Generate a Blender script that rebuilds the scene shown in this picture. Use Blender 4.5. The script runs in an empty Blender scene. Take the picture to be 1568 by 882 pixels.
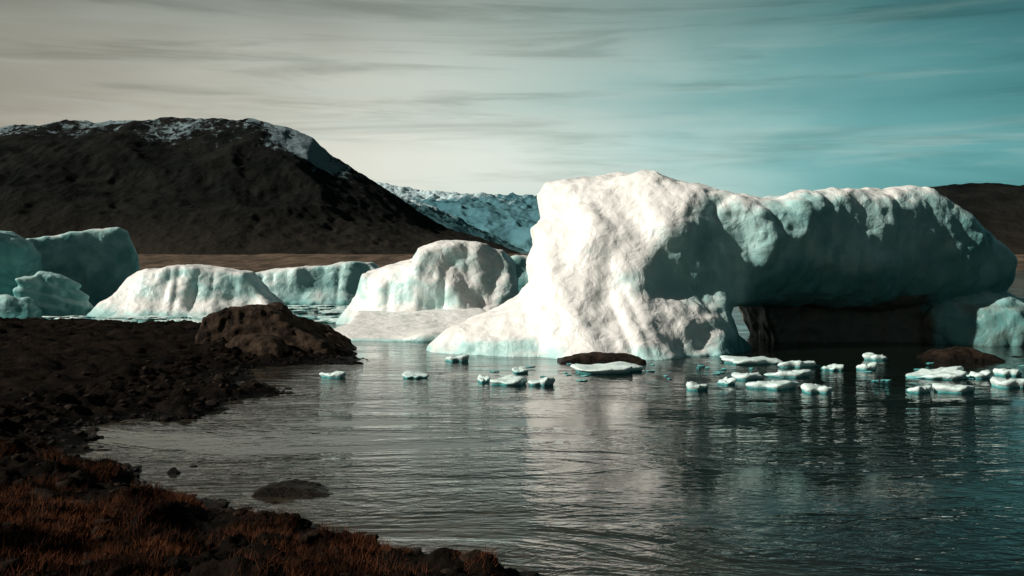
import bpy, math, random
import numpy as np
random.seed(4); rng=np.random.default_rng(7)
scene=bpy.context.scene
CAM_H=8.0; F=1524.0
# ---------------------------------------------------------------- noise
TAB=rng.random((64,64,64)).astype(np.float32)*2-1
def vnoise(x,y,z):
    xi=np.floor(x).astype(np.int32);yi=np.floor(y).astype(np.int32);zi=np.floor(z).astype(np.int32)
    fx=(x-xi);fy=(y-yi);fz=(z-zi)
    fx=fx*fx*fx*(fx*(fx*6-15)+10);fy=fy*fy*fy*(fy*(fy*6-15)+10);fz=fz*fz*fz*(fz*(fz*6-15)+10)
    x0=xi&63;x1=(xi+1)&63;y0=yi&63;y1=(yi+1)&63;z0=zi&63;z1=(zi+1)&63
    def L(a,b,t): return a+(b-a)*t
    return L(L(L(TAB[x0,y0,z0],TAB[x1,y0,z0],fx),L(TAB[x0,y1,z0],TAB[x1,y1,z0],fx),fy),
             L(L(TAB[x0,y0,z1],TAB[x1,y0,z1],fx),L(TAB[x0,y1,z1],TAB[x1,y1,z1],fx),fy),fz)
def fbm(x,y,z,s,o=4,g=0.5):
    x,y,z=np.broadcast_arrays(np.asarray(x,float),np.asarray(y,float),np.asarray(z,float))
    t=0;a=1;f=1.0/s
    for i in range(o):
        c,sn=math.cos(0.7*i),math.sin(0.7*i)
        t=t+a*vnoise((x*c-y*sn)*f+17.3*i,(x*sn+y*c)*f+5.1*i,z*f+9.7*i);a*=g;f*=2.03
    return t
def ridged(x,y,z,s,o=4,g=0.5):
    x,y,z=np.broadcast_arrays(np.asarray(x,float),np.asarray(y,float),np.asarray(z,float))
    t=0;a=1;f=1.0/s
    for i in range(o):
        c,sn=math.cos(0.6+0.9*i),math.sin(0.6+0.9*i)
        t=t+a*(1-2*np.abs(vnoise((x*c-y*sn)*f+7.3*i,(x*sn+y*c)*f+25.1*i,z*f+3.7*i)));a*=g;f*=2.1
    return t
def sstep(a,b,x):
    t=np.clip((x-a)/(b-a),0,1);return t*t*(3-2*t)
def smax(a,b,k):
    h=np.clip(0.5+0.5*(a-b)/k,0,1);return b+(a-b)*h+k*h*(1-h)
def smin(a,b,k): return -smax(-a,-b,k)
def polysdf(px,py,P):
    P=np.array(P,float);n=len(P);d=np.full(px.shape,1e18);s=np.ones(px.shape)
    for i in range(n):
        a=P[i];b=P[i-1];ex,ey=b-a;wx=px-a[0];wy=py-a[1]
        t=np.clip((wx*ex+wy*ey)/(ex*ex+ey*ey),0,1)
        d=np.minimum(d,(wx-ex*t)**2+(wy-ey*t)**2)
        c1=py>=a[1];c2=py<b[1];c3=ex*wy>ey*wx
        fl=(c1&c2&c3)|(~c1&~c2&~c3);s=np.where(fl,-s,s)
    return s*np.sqrt(d)
# ---------------------------------------------------------------- mesh helpers
def make_mesh(name,V,Q,mat,smooth=True,attrs=None,parent=None):
    V=np.ascontiguousarray(V,dtype=np.float32);Q=np.ascontiguousarray(Q,dtype=np.int32)
    me=bpy.data.meshes.new(name);k=Q.shape[1]
    me.vertices.add(len(V));me.vertices.foreach_set('co',V.ravel())
    me.loops.add(Q.size);me.loops.foreach_set('vertex_index',Q.ravel())
    me.polygons.add(len(Q));me.polygons.foreach_set('loop_start',np.arange(0,Q.size,k,dtype=np.int32))
    me.polygons.foreach_set('loop_total',np.full(len(Q),k,dtype=np.int32))
    if smooth: me.polygons.foreach_set('use_smooth',np.ones(len(Q),dtype=bool))
    me.update(calc_edges=True);me.validate()
    if attrs:
        for an,av in attrs.items():
            at=me.attributes.new(an,'FLOAT','POINT');at.data.foreach_set('value',np.ascontiguousarray(av,dtype=np.float32))
    ob=bpy.data.objects.new(name,me);bpy.context.collection.objects.link(ob);me.materials.append(mat)
    if parent: ob.parent=parent
    return ob
def vnormals(V,Q):
    n=np.cross(V[Q[:,2]]-V[Q[:,0]],V[Q[:,3]]-V[Q[:,1]]);N=np.zeros_like(V)
    for i in range(4): 
        for c in range(3): N[:,c]+=np.bincount(Q[:,i],weights=n[:,c],minlength=len(V))
    return N/(np.linalg.norm(N,axis=1,keepdims=True)+1e-9)
def nets(Fv,org,h):
    S=Fv<0;nx,ny,nz=Fv.shape
    c=np.zeros((nx-1,ny-1,nz-1),np.int8)
    for a in(0,1):
        for b in(0,1):
            for d in(0,1): c+=S[a:nx-1+a,b:ny-1+b,d:nz-1+d]
    act=(c>0)&(c<8);I,J,K=np.nonzero(act);idx=np.full(act.shape,-1,np.int32);idx[I,J,K]=np.arange(len(I))
    acc=np.zeros((len(I),3));cnt=np.zeros(len(I))
    for ax in range(3):
        for p in(0,1):
            for q in(0,1):
                o=[0,0,0];oth=[t for t in range(3) if t!=ax];o[oth[0]]=p;o[oth[1]]=q
                e=list(o);e[ax]=1
                A=Fv[I+o[0],J+o[1],K+o[2]];B=Fv[I+e[0],J+e[1],K+e[2]]
                m=(A<0)!=(B<0);t=np.where(m,A/np.where(m,A-B,1),0)
                pt=np.stack([I+o[0],J+o[1],K+o[2]],1).astype(float);pt[:,ax]+=t
                acc+=pt*m[:,None];cnt+=m
    V=acc/cnt[:,None]*h+np.array(org)
    Qs=[]
    def quads(m,i,j,k,offs,s):
        c=[idx[i+o[0],j+o[1],k+o[2]] for o in offs];q=np.stack(c,1);q=np.where(s[:,None],q,q[:,::-1]);Qs.append(q[(q>=0).all(1)])
    m=S[:-1,1:-1,1:-1]!=S[1:,1:-1,1:-1];i,j,k=np.nonzero(m);j=j+1;k=k+1
    quads(m,i,j,k,[(0,-1,-1),(0,0,-1),(0,0,0),(0,-1,0)],S[i,j,k])
    m=S[1:-1,:-1,1:-1]!=S[1:-1,1:,1:-1];i,j,k=np.nonzero(m);i=i+1;k=k+1
    quads(m,i,j,k,[(-1,0,-1),(-1,0,0),(0,0,0),(0,0,-1)],S[i,j,k])
    m=S[1:-1,1:-1,:-1]!=S[1:-1,1:-1,1:];i,j,k=np.nonzero(m);i=i+1;j=j+1
    quads(m,i,j,k,[(-1,-1,0),(0,-1,0),(0,0,0),(-1,0,0)],S[i,j,k])
    return V,np.concatenate(Qs)
def grid3(b,h):
    xs=np.arange(b[0],b[1],h);ys=np.arange(b[2],b[3],h);zs=np.arange(b[4],b[5],h)
    return xs[:,None,None],ys[None,:,None],zs[None,None,:],(b[0],b[2],b[4])
def wp(u,v,d): return ((u-784)*d/F, CAM_H+(400-v)*d/F)   # traced profile -> metres at distance d
# ---------------------------------------------------------------- materials
def newmat(n):
    m=bpy.data.materials.new(n);m.use_nodes=True;nt=m.node_tree;return m,nt,nt.nodes,nt.links,nt.nodes['Principled BSDF']
def N(ns,t,**k):
    n=ns.new(t)
    for a,b in k.items(): setattr(n,a,b)
    return n
def noise(ns,ls,vec,scale,detail=5,rough=0.55,dist=0.0):
    n=ns.new('ShaderNodeTexNoise');n.inputs['Scale'].default_value=scale;n.inputs['Detail'].default_value=detail
    n.inputs['Roughness'].default_value=rough;n.inputs['Distortion'].default_value=dist;ls.new(vec,n.inputs['Vector']);return n.outputs['Fac']
def mapr(ns,ls,v,a,b,c,d,sm=True):
    n=ns.new('ShaderNodeMapRange');n.interpolation_type='SMOOTHSTEP' if sm else 'LINEAR'
    for i,x in zip(('From Min','From Max','To Min','To Max'),(a,b,c,d)): n.inputs[i].default_value=x
    ls.new(v,n.inputs['Value']);return n.outputs['Result']
def mixc(ns,ls,f,a,b,bt='MIX'):
    n=ns.new('ShaderNodeMix');n.data_type='RGBA';n.blend_type=bt
    for s,x in((n.inputs[0],f),(n.inputs[6],a),(n.inputs[7],b)):
        if isinstance(x,(int,float)): s.default_value=x
        elif isinstance(x,tuple): s.default_value=x if len(x)==4 else (*x,1)
        else: ls.new(x,s)
    return n.outputs[2]
def math_(ns,ls,op,a,b=0.0,c=None):
    n=ns.new('ShaderNodeMath');n.operation=op
    for i,x in enumerate((a,b) if c is None else (a,b,c)):
        if isinstance(x,(int,float)): n.inputs[i].default_value=x
        else: ls.new(x,n.inputs[i])
    return n.outputs[0]
def mapping(ns,ls,vec,sc,rot=(0,0,0)):
    n=ns.new('ShaderNodeMapping');n.inputs['Scale'].default_value=sc;n.inputs['Rotation'].default_value=rot;ls.new(vec,n.inputs['Vector']);return n.outputs[0]
def bump(ns,ls,h,dist,strength=1.0,nrm=None):
    n=ns.new('ShaderNodeBump');n.inputs['Distance'].default_value=dist;n.inputs['Strength'].default_value=strength
    ls.new(h,n.inputs['Height']); 
    if nrm: ls.new(nrm,n.inputs['Normal'])
    return n.outputs[0]

def ice_mat():
    m,nt,ns,ls,B=newmat('glacier_ice')
    P=ns.new('ShaderNodeNewGeometry').outputs['Position']
    w=N(ns,'ShaderNodeAttribute',attribute_name='white').outputs['Fac']
    di=N(ns,'ShaderNodeAttribute',attribute_name='shade_dirt').outputs['Fac']
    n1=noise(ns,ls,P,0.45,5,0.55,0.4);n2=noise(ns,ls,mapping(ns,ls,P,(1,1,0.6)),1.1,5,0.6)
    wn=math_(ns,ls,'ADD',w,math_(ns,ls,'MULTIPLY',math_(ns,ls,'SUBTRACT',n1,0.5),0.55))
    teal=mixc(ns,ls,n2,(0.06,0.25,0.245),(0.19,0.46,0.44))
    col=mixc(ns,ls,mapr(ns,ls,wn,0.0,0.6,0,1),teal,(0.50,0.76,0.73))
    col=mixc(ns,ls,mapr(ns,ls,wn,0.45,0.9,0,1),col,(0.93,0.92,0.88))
    spk=mapr(ns,ls,noise(ns,ls,P,1.3,6,0.7),0.60,0.82,0,0.28)
    col=mixc(ns,ls,spk,col,(0.50,0.46,0.40))
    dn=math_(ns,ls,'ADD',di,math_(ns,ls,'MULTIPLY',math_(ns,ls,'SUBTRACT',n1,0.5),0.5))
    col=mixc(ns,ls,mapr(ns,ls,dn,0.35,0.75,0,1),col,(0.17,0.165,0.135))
    ls.new(col,B.inputs['Base Color']);B.inputs['Roughness'].default_value=0.38;B.inputs['Specular IOR Level'].default_value=0.4
    nn=bump(ns,ls,noise(ns,ls,P,0.7,7,0.56,0.5),0.30)
    ls.new(nn,B.inputs['Normal']);return m
ICE=ice_mat()
def floe_mat():
    m,nt,ns,ls,B=newmat('floating_ice');P=ns.new('ShaderNodeNewGeometry').outputs['Position']
    z=N(ns,'ShaderNodeSeparateXYZ');ls.new(P,z.inputs[0])
    h=math_(ns,ls,'ADD',z.outputs[2],math_(ns,ls,'MULTIPLY',math_(ns,ls,'SUBTRACT',noise(ns,ls,P,2.5),0.5),0.15))
    col=mixc(ns,ls,mapr(ns,ls,h,0.02,0.22,0,1),(0.09,0.45,0.45),(0.74,0.90,0.86))
    ls.new(col,B.inputs['Base Color']);B.inputs['Roughness'].default_value=0.4
    ls.new(bump(ns,ls,noise(ns,ls,P,3,5),0.08),B.inputs['Normal']);return m
FLOE=floe_mat()
def rock_mat(n,c1,c2,sc=0.8,bd=0.35,wet=True,spec=0.2):
    m,nt,ns,ls,B=newmat(n);P=ns.new('ShaderNodeNewGeometry').outputs['Position']
    a=noise(ns,ls,P,sc,7,0.65,0.5);col=mixc(ns,ls,mapr(ns,ls,a,0.35,0.65,0,1),c1,c2)
    if wet:
        z=N(ns,'ShaderNodeSeparateXYZ');ls.new(P,z.inputs[0])
        wf=mapr(ns,ls,z.outputs[2],0.05,0.6,0.35,1.0);col=mixc(ns,ls,1.0,col,wf,'MULTIPLY')
        ls.new(mapr(ns,ls,z.outputs[2],0.05,0.5,0.35,0.9),B.inputs['Roughness'])
    else: B.inputs['Roughness'].default_value=0.9
    B.inputs['Specular IOR Level'].default_value=spec
    ls.new(col,B.inputs['Base Color'])
    nn=bump(ns,ls,noise(ns,ls,P,sc*1.2,8,0.7,0.2),bd);ls.new(nn,B.inputs['Normal']);return m
ROCK=rock_mat('brown_rock',(0.009,0.0062,0.0046),(0.045,0.030,0.020),0.9,0.45,spec=0.1)
BOULD=rock_mat('boulder_rock',(0.013,0.0092,0.0066),(0.072,0.048,0.032),0.8,0.45,spec=0.1)
GROUND=rock_mat('shore_ground',(0.0035,0.0028,0.0022),(0.015,0.0098,0.0066),0.7,0.5,spec=0.05)

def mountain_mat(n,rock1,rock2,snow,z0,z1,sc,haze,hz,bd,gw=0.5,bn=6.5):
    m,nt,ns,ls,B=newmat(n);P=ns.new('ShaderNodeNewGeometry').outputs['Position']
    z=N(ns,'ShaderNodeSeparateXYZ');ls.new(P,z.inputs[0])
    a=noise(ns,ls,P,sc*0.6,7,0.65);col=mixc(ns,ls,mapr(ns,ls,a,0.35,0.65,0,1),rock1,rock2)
    col=mixc(ns,ls,mapr(ns,ls,z.outputs[2],0,hz,0.9,0),col,haze)  # aerial haze over the foot mixed into the base colour
    b=noise(ns,ls,mapping(ns,ls,P,(1,0.6,0.6),(0,0.5,0)),sc*3,7,0.75,0.6)
    b2=noise(ns,ls,P,sc*0.35,3,0.5,0.3)
    at=N(ns,'ShaderNodeAttribute',attribute_name='gully').outputs['Fac']
    s=math_(ns,ls,'ADD',z.outputs[2],math_(ns,ls,'MULTIPLY',math_(ns,ls,'SUBTRACT',b,0.5),(z1-z0)*bn))
    s=math_(ns,ls,'ADD',s,math_(ns,ls,'MULTIPLY',math_(ns,ls,'SUBTRACT',b2,0.5),(z1-z0)*2.5))
    s=math_(ns,ls,'ADD',s,math_(ns,ls,'MULTIPLY',at,(z1-z0)*gw))
    col=mixc(ns,ls,mapr(ns,ls,s,z0,z1,0,1),col,snow)
    ls.new(col,B.inputs['Base Color']);B.inputs['Roughness'].default_value=1;B.inputs['Specular IOR Level'].default_value=0.05
    ls.new(bump(ns,ls,noise(ns,ls,P,sc,9,0.7),bd),B.inputs['Normal']);return m
# ---------------------------------------------------------------- icebergs
def finish_ice(name,V,Q,whitef,shade_dirtf=None,amp=0.10,sc=1.3,mat=ICE):
    nrm=vnormals(V,Q)
    d=amp*fbm(V[:,0],V[:,1],V[:,2],sc,4,0.5)+amp*0.7*ridged(V[:,0],V[:,1],V[:,2]*0.6,sc*1.6,3)
    V=V+nrm*d[:,None];nrm=vnormals(V,Q)
    at={'white':whitef(V,nrm),'shade_dirt':shade_dirtf(V,nrm) if shade_dirtf else np.zeros(len(V))}
    return make_mesh(name,V,Q,mat,True,at)

def main_berg():
    h=0.2
    X,Y,Z,org=grid3((-11,57,76,116,-2.5,19.5),h)
    def dd(u): return float(np.interp(u,[0,1090,1400],[92,92,99]))
    T=[(630,580),(655,545),(668,530),(700,507),(760,480),(798,460),(815,436),(811,402),(821,372),(818,350),(833,336),(829,292),(842,274),(895,268),(958,260),(1000,261),(1040,275),(1100,291),(1145,303),(1185,306),(1205,297),(1262,291),(1335,292),(1410,292),(1442,308),(1492,342),(1540,374),(1556,402),(1560,430),(1535,462),(1440,472),(1300,470),(1150,470),(1112,466),(1106,480),(1118,505),(1142,532),(1160,580)]
    P=[wp(u,v,dd(u)) for u,v in T]
    x2,z2=np.broadcast_arrays(X[:,0,:],Z[:,0,:])
    f2=polysdf(x2,z2,P)[:,None,:]
    xr=9.6+0.80*np.clip(Z-5.5,0,9.5)
    rr=np.sqrt((X-xr)**2+2.2**2)-2.2
    right=(X>xr)
    base=84.3+np.where(right,0.30*rr+1.4*(1-np.exp(-rr/4.5)),0.45*rr)
    lean=0.32*np.maximum(Z-3,0)+0.05*np.maximum(Z-10,0)**2
    slab=sstep(17,25,X)
    flare=4.2*np.clip(1-Z/6.5,0,1)**2*(1-slab)
    under=slab*3.6*np.clip(1-(Z-3.2)/5.0,0,1)**2
    yf=base+lean*(1-slab*0.28)-flare+under-0.6*slab
    yf=yf+0.9*fbm(X+0.5*Z,np.zeros(1),Z*0.5,6.0,3)*(1-0.4*slab)
    yf=yf+0.50*ridged(X+0.35*Z,0*X,Z*0.35,5.5,2)*(1-0.2*slab)
    yb=106+0*X-0.35*np.maximum(Z-5,0)+2*slab
    Yw=Y+0*X+0*Z
    f=smax(f2+0*Yw,(yf-Yw)*0.92,2.2)
    f=smax(f,(Yw-yb)*0.95,3.0)
    def ell(cx,cy,cz,rx,ry,rz):
        k=np.sqrt(((X-cx)/rx)**2+((Yw-cy)/ry)**2+((Z-cz)/rz)**2);return (k-1)*min(rx,ry,rz)
    f=smin(f,ell(13.6,89.3,0.3,5.8,5.6,5.3),1.4)       # foot lobe
    f=smin(f,ell(3.0,91,0.0,9.0,6.0,2.8),2.0)           # apron
    f=smin(f,ell(7.6,90.5,6.5,2.8,4.0,6.5),1.8)         # buttress
    f=smin(f,ell(47.0,99.5,0.6,7.8,6,4.3),0.5)            # right-hand lobe
    f=smax(f,-ell(5.2,85.5,11.2,1.6,2.6,1.5),1.3)         # small melt hollow
    # recessed wall beneath the overhang
    W=[wp(u,v,104) for u,v in [(1142,430),(1147,470),(1162,505),(1180,560),(1480,560),(1480,430)]]
    fw=polysdf(x2,z2,W)[:,None,:]+0*Yw
    fw=smax(fw,np.abs(Yw-104.5)-6+0.25*Z+0.5*fbm(X,0*X,Z,4,2),1.0);f=smin(f,fw,0.8)
    f=f+0.30*fbm(X,Y,Z,4.0,3)*(1-0.25*slab)+0.16*ridged(X,Y,Z,2.6,2)*sstep(11,19,X+0*Yw)
    V,Q=nets(f.astype(np.float32),org,h)
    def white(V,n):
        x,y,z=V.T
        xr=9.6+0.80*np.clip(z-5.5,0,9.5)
        tower=1-sstep(-3.0,4.5,x-xr+2.4*fbm(x,y,z,5,3)-6*sstep(5.5,3,z))  # lit side whiter, shaded side tealer: sun and shade put into colour
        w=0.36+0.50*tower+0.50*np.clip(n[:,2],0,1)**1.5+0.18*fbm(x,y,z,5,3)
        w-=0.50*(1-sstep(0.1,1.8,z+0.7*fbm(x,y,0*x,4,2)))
        band=sstep(9.5,4.8,z)*(1-tower)*sstep(20,24,x);w-=0.40*band  # shade on the lower slab painted as deeper teal
        w-=0.10*sstep(40,45,x)  # right-hand lobe less white, its shade set in the colour
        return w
    def shade_dirt(V,n):
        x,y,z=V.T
        d=sstep(94.5,96.5,y)*sstep(21,22.5,x)*sstep(5.2,4.4,z)*(1-sstep(39.5,42.5,x))  # brown ice, with the shade beneath the overhang put into its colour
        d=np.maximum(d,0.52*sstep(41,44,x)*sstep(5.0,3.6,z))  # lobe browned so its colour carries the shade
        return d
    return finish_ice('large_iceberg',V,Q,white,shade_dirt,0.12,1.7)
main_berg()

def berg(name,tr,d,half,h=0.3,k=2.0,lean=0.25,wedge=(0,0,0),wb=0.6,noiseamp=0.30,nsc=4.5,shade_dirt=0.0,strata=0.0,mat=ICE,wet=0.4,amp=0.10):
    P=[wp(u,v,d) for u,v in tr]
    xs=[p[0] for p in P];zt=max(p[1] for p in P)
    X,Y,Z,org=grid3((min(xs)-2,max(xs)+2,d-half-6,d+half+5,-2.6,zt+2),h)
    x2,z2=np.broadcast_arrays(X[:,0,:],Z[:,0,:]);Yw=Y+0*X+0*Z
    f2=polysdf(x2,z2,P)[:,None,:]+0*Yw
    xr,wl,wr=wedge
    yf=d-half+lean*np.maximum(Z,0)+wl*np.maximum(xr-X,0)+wr*np.maximum(X-xr,0)-1.6*np.clip(1-Z/3,0,1)**2
    yf=yf+0.8*fbm(X,0*X,Z*0.5,5,2)+0.6*ridged(X,0*X,Z*0.3,5,2)
    f=smax(f2,(yf-Yw)*0.93,k);f=smax(f,Yw-(d+half-0.3*np.maximum(Z,0)),k)
    f=f+noiseamp*fbm(X,Y,Z,nsc,3)
    if strata: f=f+strata*np.sin((Z*0.9+X*0.35+0.8*fbm(X,Y,Z,6,2))*4.2)
    V,Q=nets(f.astype(np.float32),org,h)
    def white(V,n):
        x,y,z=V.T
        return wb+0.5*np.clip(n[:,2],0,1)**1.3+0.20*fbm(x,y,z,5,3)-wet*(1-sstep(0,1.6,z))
    return finish_ice(name,V,Q,white,(lambda V,n: np.full(len(V),shade_dirt)) if shade_dirt else None,amp,1.5,mat)

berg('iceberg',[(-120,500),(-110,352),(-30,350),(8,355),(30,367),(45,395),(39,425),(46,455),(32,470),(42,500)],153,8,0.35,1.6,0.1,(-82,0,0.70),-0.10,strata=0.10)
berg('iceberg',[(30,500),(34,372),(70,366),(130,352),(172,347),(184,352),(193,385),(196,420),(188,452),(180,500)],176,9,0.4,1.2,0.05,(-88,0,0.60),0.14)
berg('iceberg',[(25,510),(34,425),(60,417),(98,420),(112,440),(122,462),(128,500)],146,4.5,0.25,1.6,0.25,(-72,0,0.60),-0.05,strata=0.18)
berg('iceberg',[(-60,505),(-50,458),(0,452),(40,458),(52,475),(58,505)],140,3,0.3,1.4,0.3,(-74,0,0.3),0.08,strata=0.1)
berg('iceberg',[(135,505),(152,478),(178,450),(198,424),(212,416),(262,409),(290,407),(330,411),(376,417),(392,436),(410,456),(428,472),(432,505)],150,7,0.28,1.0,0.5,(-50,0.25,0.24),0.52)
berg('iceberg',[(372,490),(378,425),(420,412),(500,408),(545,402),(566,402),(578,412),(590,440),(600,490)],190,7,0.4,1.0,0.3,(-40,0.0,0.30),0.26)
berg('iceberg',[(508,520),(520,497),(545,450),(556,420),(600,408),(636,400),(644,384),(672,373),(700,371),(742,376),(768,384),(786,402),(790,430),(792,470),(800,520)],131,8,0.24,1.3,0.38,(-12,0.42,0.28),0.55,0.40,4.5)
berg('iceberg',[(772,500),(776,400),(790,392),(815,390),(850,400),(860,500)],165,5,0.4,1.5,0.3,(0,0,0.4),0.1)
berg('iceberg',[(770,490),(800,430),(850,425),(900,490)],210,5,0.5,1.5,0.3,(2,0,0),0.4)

def shelf():
    P=[(-21,107),(-17,101.5),(-12,99.5),(-7.5,98.5),(-4.5,103),(-3,115),(-2,140),(-13,142),(-17,133),(-20,122),(-18,113)]
    X,Y,Z,org=grid3((-24,1,95,146,-1.2,3.6),0.22)
    x2,y2=np.broadcast_arrays(X[:,:,0],Y[:,:,0]);f2=polysdf(x2,y2,P)[:,:,None]+0.9*fbm(X,Y,0*X,5,3)+0*Z
    top=0.45+1.5*sstep(102,125,Y)+0.35*fbm(X,Y,0*X,7,3)
    f=smax(f2,(Z-top),0.7);f=smax(f,-0.8-Z+0*f2,0.2)
    V,Q=nets(f.astype(np.float32),org,0.22)
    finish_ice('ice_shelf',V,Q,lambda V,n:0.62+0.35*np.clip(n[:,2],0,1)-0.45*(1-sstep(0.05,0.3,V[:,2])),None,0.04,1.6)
shelf()

# ---------------------------------------------------------------- floes
def floe(cx,cy,w,dpt,ht,seed,name='ice_floe'):
    r=np.random.default_rng(seed);n=44;a=np.linspace(0,2*math.pi,n,endpoint=False)
    rad=1+0.0*a
    for kk in range(2,9): rad+=r.normal(0,0.19/kk**0.75)*np.cos(kk*a+r.random()*6.3)
    rad=np.clip(rad,0.45,1.5)
    prof=[(-0.8,0.78),(-0.2,0.88),(0.10,0.88),(0.35,0.94),(0.65,1.0),(0.88,0.97),(0.98,0.90),(1.02,0.65),(1.0,0.3)]
    tilt=r.normal(0,0.035,2);p1,p2,p3=r.random(3)*6.3;V=[]
    for z,s in prof:
        for i in range(n):
            rr=s*rad[i]+0.03*math.sin(a[i]*9+z*5+seed);x=math.cos(a[i])*rr*w/2;y=math.sin(a[i])*rr*dpt/2
            zz=z*ht*(1+0.30*math.sin(a[i]+p1)+0.22*math.sin(a[i]*3+p2)*s+0.12*math.sin(a[i]*7+p3)*s)+(0.08*ht*r.normal() if s<0.95 and z>0.9 else 0)
            V.append((cx+x,cy+y,zz+ (x*tilt[0]+y*tilt[1])*(1 if z>0 else 0)))
    V.append((cx,cy,ht));c=len(V)-1;V=np.array(V);L=len(prof);Q=[]
    for l in range(L-1):
        for i in range(n): j=(i+1)%n;Q.append((l*n+i,l*n+j,(l+1)*n+j,(l+1)*n+i))
    for i in range(0,n,2): Q.append(((L-1)*n+i,(L-1)*n+(i+1)%n,(L-1)*n+(i+2)%n,c))
    return V,np.array(Q)
FL=[(-12.3,68.5,1.7),(-6.7,68.1,1.5),(-4.4,79.7,2),(-1.9,65.9,.8),(.6,71.3,1.2),(-.17,64.9,2.6),(1.95,64.2,1.6),(6.9,72.1,5.2),(11.5,61.9,1.4),(18.8,78.2,4.6),(21.5,75.2,2.4),(23.6,73.0,1.5),(16,67.6,2.4),(19.2,68.9,2.7),(16.4,62.8,3),(18.6,60.6,1.9),(26.2,73.4,1.6),(29.6,80.7,1.8),(29.3,68.3,3.8),(24.8,60.6,1.4),(27.1,61.0,2.7),(32,68.1,1.6),(34.8,69.6,1.8),(31.9,63.5,2.6),(11.4,81.4,1.4),(14.0,64.7,1.2),(-38.5,127,6),(36.5,66,2.2)]
for i,(x,y,w) in enumerate(FL):
    V,Q=floe(x,y,w,max(1.2,w*0.78),0.24+0.03*min(w,4)+0.08*random.random(),i+3);make_mesh('ice_floe',V,Q,FLOE)
VV=[];QQ=[];o=0
for i in range(190):
    t=random.random()
    if t<0.65: x=random.uniform(-38,-19);y=random.uniform(126,178)
    else: x=random.uniform(-75,-40);y=random.uniform(127,142)
    w=random.uniform(0.8,4.0)
    V,Q=floe(x,y,w,w*0.9,0.05+0.04*w,i+100);VV.append(V);QQ.append(Q+o);o+=len(V)
for i in range(46):
    if i<30: x=random.gauss(22,11);y=random.uniform(66,79)
    else: x=random.uniform(-4,12);y=random.uniform(66,79)
    w=random.uniform(0.25,0.75)
    V,Q=floe(x,y,w,w*1.1,0.05,i+600);VV.append(V);QQ.append(Q+o);o+=len(V)
make_mesh('brash_ice',np.concatenate(VV),np.concatenate(QQ),FLOE)

# ---------------------------------------------------------------- rocks
def rock(name,tr,d,half,h,k,na,wedge=(0,0,0),lean=0.5,mat=ROCK):
    P=[wp(u,v,d) for u,v in tr];xs=[p[0] for p in P];zt=max(p[1] for p in P)
    X,Y,Z,org=grid3((min(xs)-1,max(xs)+1,d-half-3,d+half+3,-1.6,zt+1.2),h)
    x2,z2=np.broadcast_arrays(X[:,0,:],Z[:,0,:]);Yw=Y+0*X+0*Z
    f2=polysdf(x2,z2,P)[:,None,:]+0*Yw
    xr,wl,wr=wedge
    yf=d-half+lean*np.maximum(Z,-1)*2+wl*np.maximum(xr-X,0)+wr*np.maximum(X-xr,0)
    f=smax(f2,(yf-Yw)*0.8,k);f=smax(f,(Yw-(d+half-lean*Z)),k)
    f=f-na*(ridged(X,Y,Z,2.8,3)-0.7)*0.6+na*0.6*fbm(X,Y,Z,1.5,3)
    V,Q=nets(f.astype(np.float32),org,h)
    nrm=vnormals(V,Q);V=V+nrm*(0.07*fbm(V[:,0],V[:,1],V[:,2],0.5,3))[:,None]
    return make_mesh(name,V,Q,mat)
rock('boulder',[(322,580),(327,505),(330,483),(338,477),(360,472),(385,468),(408,469),(426,474),(455,490),(490,509),(520,527),(543,547),(550,580)],87,5.0,0.13,0.3,0.30,(-20,-0.10,-0.05),0.26,BOULD)
rock('boulder',[(330,590),(345,537),(368,517),(395,513),(425,522),(440,540),(450,590)],80,2.6,0.12,0.4,0.26,lean=0.3,mat=BOULD)
rock('half_submerged_rock',[(848,580),(856,553),(880,545),(920,542),(960,544),(985,550),(992,580)],79,1.8,0.1,0.4,0.14,lean=0.4)
rock('half_submerged_rock',[(1408,580),(1420,552),(1440,540),(1475,532),(1500,537),(1525,550),(1535,580)],81,2.2,0.1,0.4,0.16)
rock('half_submerged_rock',[(360,790),(385,756),(410,746),(440,743),(470,749),(515,757),(540,790)],34.6,0.9,0.05,0.12,0.14,lean=0.3)
rock('half_submerged_rock',[(1515,570),(1525,548),(1550,545),(1590,548),(1600,570)],84,1.5,0.1,0.4,0.1)

# ---------------------------------------------------------------- shore terrain
SH=[(14,-60),(12,-20),(9,8),(4,17),(1.2,22),(-.8,25.3),(-3.3,27.1),(-5.4,29),(-7.3,31.3),(-10.8,34.2),(-13.9,36.4),(-16.4,38.7),(-18,42),(-19.7,47.4),(-16.5,51.9),(-15,59.5),(-17.9,65.9),(-20.2,73.4),(-17.5,75.3),(-13.8,78.2),(-13.8,84.1),(-17.9,96),(-24.6,106),(-34.6,117),(-62,123),(-90,125),(-200,130),(-200,-60)]
def shore_sdf(x,y): return polysdf(x,y,SH)+1.6*fbm(x,y,0*x,4.0,5,0.62)
def ground_z(x,y,d=None):
    if d is None: d=-shore_sdf(x,y)
    z=np.where(d>0,1.15*(1-np.exp(-np.maximum(d,0)/5.5))+0.02*np.maximum(d,0),np.maximum(d*0.30,-2.5))
    z=z-0.02
    z=z+np.clip(d,0,3)/3*(0.28*fbm(x,y,0*x+3,3.4,5,0.6)+0.30*ridged(x,y,0*x+9,2.6,5,0.62)-0.15)
    z=z+np.clip(1+d/3,0,1)*np.where(d<=0,1,0)*0.10*np.clip(fbm(x,y,0*x+5,1.2,4,0.6),-0.5,2)
    z=z+0.30*np.maximum(15-y,0)*sstep(-2,6,d)
    return z
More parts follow.
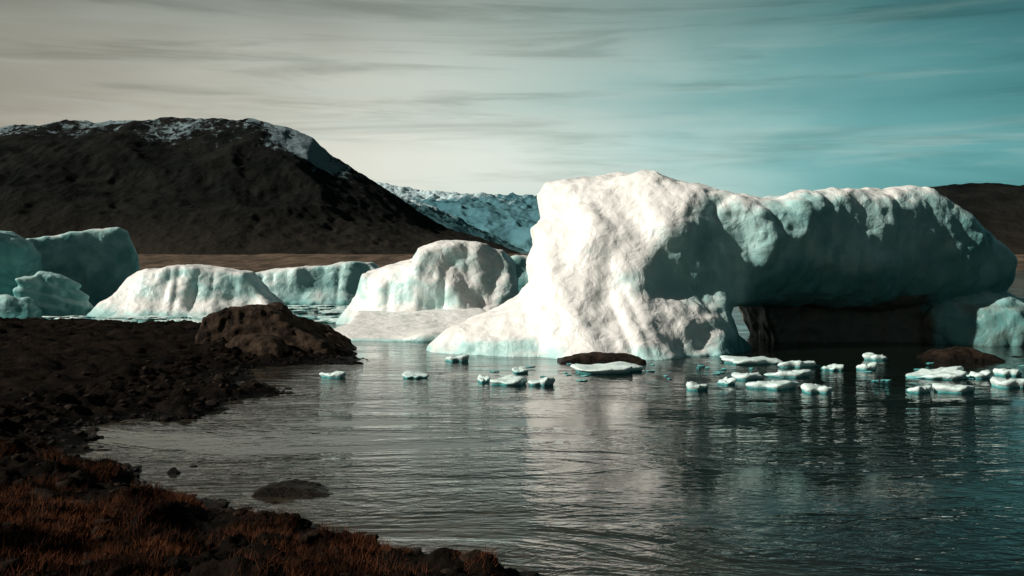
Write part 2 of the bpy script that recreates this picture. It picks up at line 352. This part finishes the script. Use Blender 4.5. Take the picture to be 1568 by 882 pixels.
def sheet(name,xs,ys,zf,mat,attrs=None):
    x,y=np.meshgrid(xs,ys,indexing='ij');z=zf(x,y);V=np.stack([x,y,z],-1).reshape(-1,3);nx,ny=len(xs),len(ys)
    i=np.arange(nx-1)[:,None]*ny+np.arange(ny-1)[None,:];Q=np.stack([i,i+ny,i+ny+1,i+1],-1).reshape(-1,4)
    return make_mesh(name,V,Q,mat,True,attrs(x,y,z) if attrs else None)
xs=np.concatenate([np.arange(-200,-60,2.0),np.arange(-60,-24,0.3),np.arange(-24,6,0.10),np.arange(6,20,0.5)])
ys=np.concatenate([np.arange(-60,10,1.5),np.arange(10,50,0.11),np.arange(50,136,0.25)])
sheet('shore_ground',xs,ys,ground_z,GROUND)

import bmesh
bm=bmesh.new();bmesh.ops.create_icosphere(bm,subdivisions=2,radius=1);IV=np.array([v.co[:] for v in bm.verts]);IF=np.array([[v.index for v in f.verts] for f in bm.faces]);bm.free()
cand_x=rng.uniform(-26,3,90000);cand_y=rng.uniform(18,85,90000);dd_=-shore_sdf(cand_x,cand_y)
clm=fbm(cand_x,cand_y,0*cand_x+2,3.0,3)
pr=np.exp(-((dd_-0.2)/0.8)**2)*(0.4+1.2*np.clip(clm+0.2,0,1))+0.12*(dd_>0)+0.20*np.exp(-((dd_+1.0)/1.5)**2)*(clm>0.05);keep=rng.random(90000)<pr*0.35*np.clip(60/cand_y-0.4,0.15,1)
cx,cy=cand_x[keep],cand_y[keep];cz=ground_z(cx,cy);VV=[];QQ=[];o=0
for i in range(len(cx)):
    if cz[i]<-0.45: continue
    r=0.04+0.20*rng.random()**3.0*(1 if rng.random()<0.93 else 2.4);sc=np.array([1,rng.uniform(.6,1),rng.uniform(.35,.65)])*r
    R=rng.random()*6.28;p=IV*(1+0.45*vnoise(IV[:,0]*1.5+i,IV[:,1]*1.5,IV[:,2]*1.5+i*.3))[:,None]*sc
    c,s=math.cos(R),math.sin(R);p=np.stack([p[:,0]*c-p[:,1]*s,p[:,0]*s+p[:,1]*c,p[:,2]],1)+[cx[i],cy[i],max(cz[i],-0.1)+r*0.10]
    VV.append(p);QQ.append(IF+o);o+=len(p)
make_mesh('shore_stones',np.concatenate(VV),np.concatenate(QQ),ROCK,False)

def grass_mat():
    m,nt,ns,ls,B=newmat('dry_grass');P=ns.new('ShaderNodeNewGeometry').outputs['Position']
    ls.new(mixc(ns,ls,mapr(ns,ls,noise(ns,ls,P,0.5,5),0.36,0.64,0,1),(0.014,0.007,0.004),(0.125,0.046,0.022)),B.inputs['Base Color']);B.inputs['Roughness'].default_value=0.9;B.inputs['Specular IOR Level'].default_value=0.05;return m
n=320000;gx=rng.uniform(-24,0,n);gy=rng.uniform(16,40,n);gd=-shore_sdf(gx,gy)
cl=fbm(gx,gy,0*gx,2.2,3);k=(gd>1.5)&(cl*1.3+0.12*gd>rng.uniform(0.05,1.0,n));gx,gy=gx[k][:130000],gy[k][:130000];gz=ground_z(gx,gy)
n=len(gx);a=rng.random(n)*6.28;hh=rng.uniform(0.08,0.32,n);w=0.009;lx=rng.normal(0.03,0.12,n);ly=rng.normal(0,0.12,n)
V=np.stack([np.stack([gx-w*np.cos(a),gy-w*np.sin(a),gz-0.02],1),np.stack([gx+w*np.cos(a),gy+w*np.sin(a),gz-0.02],1),np.stack([gx+lx,gy+ly,gz+hh],1)],1).reshape(-1,3)
make_mesh('dry_grass',V,np.arange(3*n).reshape(-1,3),grass_mat(),False)

# ---------------------------------------------------------------- water
def water_mat():
    m,nt,ns,ls,B=newmat('sea_water');P=ns.new('ShaderNodeNewGeometry').outputs['Position']
    sh=N(ns,'ShaderNodeAttribute',attribute_name='shore').outputs['Fac']
    a=noise(ns,ls,mapping(ns,ls,P,(0.5,1.0,1)),0.25,5,0.6)
    col=mixc(ns,ls,a,(0.003,0.006,0.005),(0.009,0.013,0.010))
    bt=noise(ns,ls,P,0.9,6,0.7,0.5)
    col=mixc(ns,ls,math_(ns,ls,'MULTIPLY',mapr(ns,ls,sh,0,12,1.0,0),mapr(ns,ls,bt,0.38,0.62,0.25,1)),col,(0.045,0.036,0.024))
    fo=noise(ns,ls,mapping(ns,ls,P,(0.5,1.3,1)),2.2,8,0.75,1.0)
    fm=math_(ns,ls,'MULTIPLY',mapr(ns,ls,fo,0.56,0.66,0,1),mapr(ns,ls,sh,0.0,1.3,0.75,0))
    col=mixc(ns,ls,fm,col,(0.5,0.5,0.46))
    ls.new(col,B.inputs['Base Color']);B.inputs['Roughness'].default_value=0.015;B.inputs['IOR'].default_value=1.33
    amp=mapr(ns,ls,noise(ns,ls,mapping(ns,ls,P,(0.35,1.0,1),(0,0,0.1)),0.16,5,0.65,0.8),0.40,0.62,0.25,1.2)
    h1=noise(ns,ls,mapping(ns,ls,P,(0.55,1.0,1),(0,0,0.12)),0.45,3,0.45,0.9)
    h2=noise(ns,ls,mapping(ns,ls,P,(0.65,1.0,1),(0,0,-0.30)),1.5,3,0.5,1.2)
    h=math_(ns,ls,'ADD',math_(ns,ls,'MULTIPLY',h1,0.045),math_(ns,ls,'MULTIPLY',h2,0.042))
    ls.new(bump(ns,ls,math_(ns,ls,'MULTIPLY',h,amp),1.0),B.inputs['Normal']);return m
g=lambda a,b,n:np.geomspace(a,b,n)
xs=np.concatenate([-g(16000,62,24),np.arange(-60,60,0.5),g(62,16000,24)])
ys=np.concatenate([np.array([-2000,-500,-100,-20]),np.arange(0,140,0.5),g(142,16000,36)])
sheet('sea_water',xs,ys,lambda x,y:0*x,water_mat(),lambda x,y,z:{'shore':shore_sdf(x,y).ravel()})

# ---------------------------------------------------------------- land & mountains
def land_mat():
    m,nt,ns,ls,B=newmat('tundra_plain');P=ns.new('ShaderNodeNewGeometry').outputs['Position']
    a=noise(ns,ls,mapping(ns,ls,P,(1,0.3,1)),0.03,8,0.75)
    ls.new(mixc(ns,ls,mapr(ns,ls,a,0.35,0.65,0,1),(0.05,0.038,0.029),(0.17,0.122,0.087)),B.inputs['Base Color']);B.inputs['Roughness'].default_value=1;B.inputs['Specular IOR Level'].default_value=0.05;return m
sheet('tundra_plain',np.linspace(-4000,4000,300),np.concatenate([np.linspace(760,2000,160),np.linspace(2050,9000,40)]),
  lambda x,y:-3+20*sstep(790+60*fbm(x,0*x,0*x,200,3),1500,y)+2.0*fbm(x,y,0*x,40,4),land_mat())
def mountain(name,ctrl,d,front,back,mat,na,ns_,nx=500,ny=200,pw=1.2,seed=0,wz=0.12,rn=0,rel=0):
    us=[c[0] for c in ctrl];X0=(us[0]-784)*d/F;X1=(us[-1]-784)*d/F
    cx=[(u-784)*d/F for u in us];cz=[CAM_H+(400-v)*d/F for u,v in ctrl]
    xs=np.linspace(X0,X1,nx);ys=np.linspace(d-front,d+back,ny)
    x,y=np.meshgrid(xs,ys,indexing='ij')
    dn=np.clip((d-y)/front,0,1)
    wx=x+wz*front*fbm(x,y,0*x+seed,front*0.5,2)*dn
    H=np.interp(wx,cx,cz)
    yy=y+0.10*front*fbm(x,0*x,0*x+seed,front*0.6,3)*4*dn*(1-dn)
    t=np.clip((yy-(d-front))/front,0,1);tb=np.clip((y-d)/back,0,1)
    z=H*np.where(y<=d,0.30*t+0.70*t**pw,1-tb**1.5*1.05)
    r=ridged(x+0.2*y,y*0.7,0*x+seed,ns_,6,0.55)
    z=z+na*(r-0.6)*(0.12+1.5*t*(1-t)*1.6)*np.clip(H/(0.4*max(cz)),0.0,1)*(1-tb)
    if rn: z=z+rn*fbm(x,y,0*x,45,4,0.6)*sstep(0.6,1,t)*np.clip(H/100,0,1)
    V=np.stack([x,y,z-3],-1).reshape(-1,3)
    i=np.arange(nx-1)[:,None]*ny+np.arange(ny-1)[None,:];Q=np.stack([i,i+ny,i+ny+1,i+1],-1).reshape(-1,4)
    ga=-(r-0.6)
    if rel: ga=ga+np.clip((max(cz)-H),0,45)/rel
    return make_mesh(name,V,Q,mat,True,{'gully':ga.ravel()})
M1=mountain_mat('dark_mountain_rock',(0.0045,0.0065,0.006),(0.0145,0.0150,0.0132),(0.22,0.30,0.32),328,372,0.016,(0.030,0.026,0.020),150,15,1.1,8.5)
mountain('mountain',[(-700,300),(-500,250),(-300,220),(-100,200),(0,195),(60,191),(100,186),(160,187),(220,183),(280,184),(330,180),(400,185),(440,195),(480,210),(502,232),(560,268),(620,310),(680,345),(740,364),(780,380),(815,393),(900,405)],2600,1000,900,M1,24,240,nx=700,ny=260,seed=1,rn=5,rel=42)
M2=mountain_mat('distant_mountain_rock',(0.055,0.165,0.20),(0.10,0.235,0.27),(0.60,0.76,0.79),400,470,0.003,(0.12,0.26,0.28),200,35,1.4)  # bluish rock and snow tones hold the distance haze
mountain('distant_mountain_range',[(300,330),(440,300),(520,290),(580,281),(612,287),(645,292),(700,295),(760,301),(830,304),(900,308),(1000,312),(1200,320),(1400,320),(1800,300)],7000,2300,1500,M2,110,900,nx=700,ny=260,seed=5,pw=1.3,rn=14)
M3=mountain_mat('foothill_rock',(0.035,0.10,0.115),(0.065,0.15,0.165),(0.5,0.64,0.67),310,360,0.004,(0.09,0.19,0.20),160,30,1.0)  # teal rock tone includes painted haze, weaker than the far range
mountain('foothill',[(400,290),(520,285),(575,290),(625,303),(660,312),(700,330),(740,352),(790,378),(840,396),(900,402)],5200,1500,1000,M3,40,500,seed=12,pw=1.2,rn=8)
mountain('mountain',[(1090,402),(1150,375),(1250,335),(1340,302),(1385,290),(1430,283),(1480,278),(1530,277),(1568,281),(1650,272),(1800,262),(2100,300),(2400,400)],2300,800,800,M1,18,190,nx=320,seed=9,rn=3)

# ---------------------------------------------------------------- sun
SV=np.array([-0.83,-0.24,0.50]);SV/=np.linalg.norm(SV)
sd=bpy.data.lights.new('sun','SUN');sd.energy=4.6;sd.angle=math.radians(0.5);sd.color=(1.0,0.94,0.85)
so=bpy.data.objects.new('sun',sd);bpy.context.collection.objects.link(so)
from mathutils import Vector
so.rotation_euler=Vector(tuple(SV)).to_track_quat('Z','Y').to_euler()
# ---------------------------------------------------------------- sky
w=bpy.data.worlds.new("World");scene.world=w;w.use_nodes=True;ns=w.node_tree.nodes;ls=w.node_tree.links
bg=ns['Background'];tc=ns.new('ShaderNodeTexCoord').outputs['Generated']
sk=ns.new('ShaderNodeTexSky');sk.sky_type='NISHITA';sk.sun_disc=False;sk.sun_elevation=math.asin(SV[2]);sk.sun_rotation=math.atan2(SV[0],SV[1])
sx=ns.new('ShaderNodeSeparateXYZ');ls.new(tc,sx.inputs[0]);x_,y_,z_=sx.outputs
wob=noise(ns,ls,mapping(ns,ls,tc,(1.5,1.5,7)),1.6,4,0.5,0.5)
xw=math_(ns,ls,'ADD',x_,math_(ns,ls,'MULTIPLY',math_(ns,ls,'SUBTRACT',wob,0.5),0.34))
rp=ns.new('ShaderNodeValToRGB');rp.color_ramp.interpolation='B_SPLINE'
ls.new(mapr(ns,ls,xw,-0.55,0.55,0,1,False),rp.inputs[0]);cr=rp.color_ramp
cr.elements[0].position=0.0;cr.elements[0].color=(0.34,0.30,0.24,1);cr.elements[1].position=1.0;cr.elements[1].color=(0.022,0.155,0.17,1)
for p,c in((0.22,(0.58,0.54,0.45)),(0.42,(0.92,0.92,0.82)),(0.6,(0.55,0.72,0.67)),(0.78,(0.14,0.45,0.46))):
    e=cr.elements.new(p);e.color=(*c,1)
el=ns.new('ShaderNodeValToRGB');el.color_ramp.interpolation='EASE';ls.new(mapr(ns,ls,z_,0,1,0,1,False),el.inputs[0]);ce=el.color_ramp
ce.elements[0].position=0;ce.elements[0].color=(0.88,0.88,0.88,1);ce.elements[1].position=1;ce.elements[1].color=(0.07,0.10,0.10,1)
for p,c in((0.10,(1,1,1)),(0.17,(0.76,0.78,0.77)),(0.26,(0.38,0.42,0.41)),(0.34,(0.09,0.11,0.11))):
    e=ce.elements.new(p);e.color=(*c,1)
col=mixc(ns,ls,1.0,rp.outputs[0],el.outputs[0],'MULTIPLY')
st=noise(ns,ls,mapping(ns,ls,tc,(2.0,2.0,26),(0.0,0.03,0)),1.7,6,0.6,0.5)
st2=noise(ns,ls,mapping(ns,ls,tc,(1.3,1.3,16),(0.0,-0.06,0)),2.7,6,0.55,0.6)
dk=mapr(ns,ls,st,0.47,0.70,0,0.55)
gry=mixc(ns,ls,1.0,col,(0.46,0.47,0.44),'MULTIPLY')
col=mixc(ns,ls,dk,col,gry)
lt=mapr(ns,ls,st2,0.48,0.70,0,0.42)
col=mixc(ns,ls,math_(ns,ls,'MULTIPLY',lt,mapr(ns,ls,z_,0.02,0.28,1,0.15)),col,(0.54,0.62,0.57))
beh=mapr(ns,ls,y_,-0.3,0.7,0.35,1.0)
col=mixc(ns,ls,1.0,col,beh,'MULTIPLY')
sks=mixc(ns,ls,1.0,sk.outputs[0],(0.07,0.085,0.075),'MULTIPLY')
col=mixc(ns,ls,0.08,col,sks)
ls.new(col,bg.inputs[0]);bg.inputs[1].default_value=1.0
# ---------------------------------------------------------------- camera
cd=bpy.data.cameras.new('camera');cd.lens=35;cd.sensor_width=36;cd.clip_end=40000
co=bpy.data.objects.new('camera',cd);bpy.context.collection.objects.link(co);co.location=(0,0,CAM_H)
co.rotation_euler=(math.radians(90)-math.atan(41/F),0,0);scene.camera=co
scene.view_settings.view_transform='Standard';scene.view_settings.look='None';scene.view_settings.exposure=0
print('done')
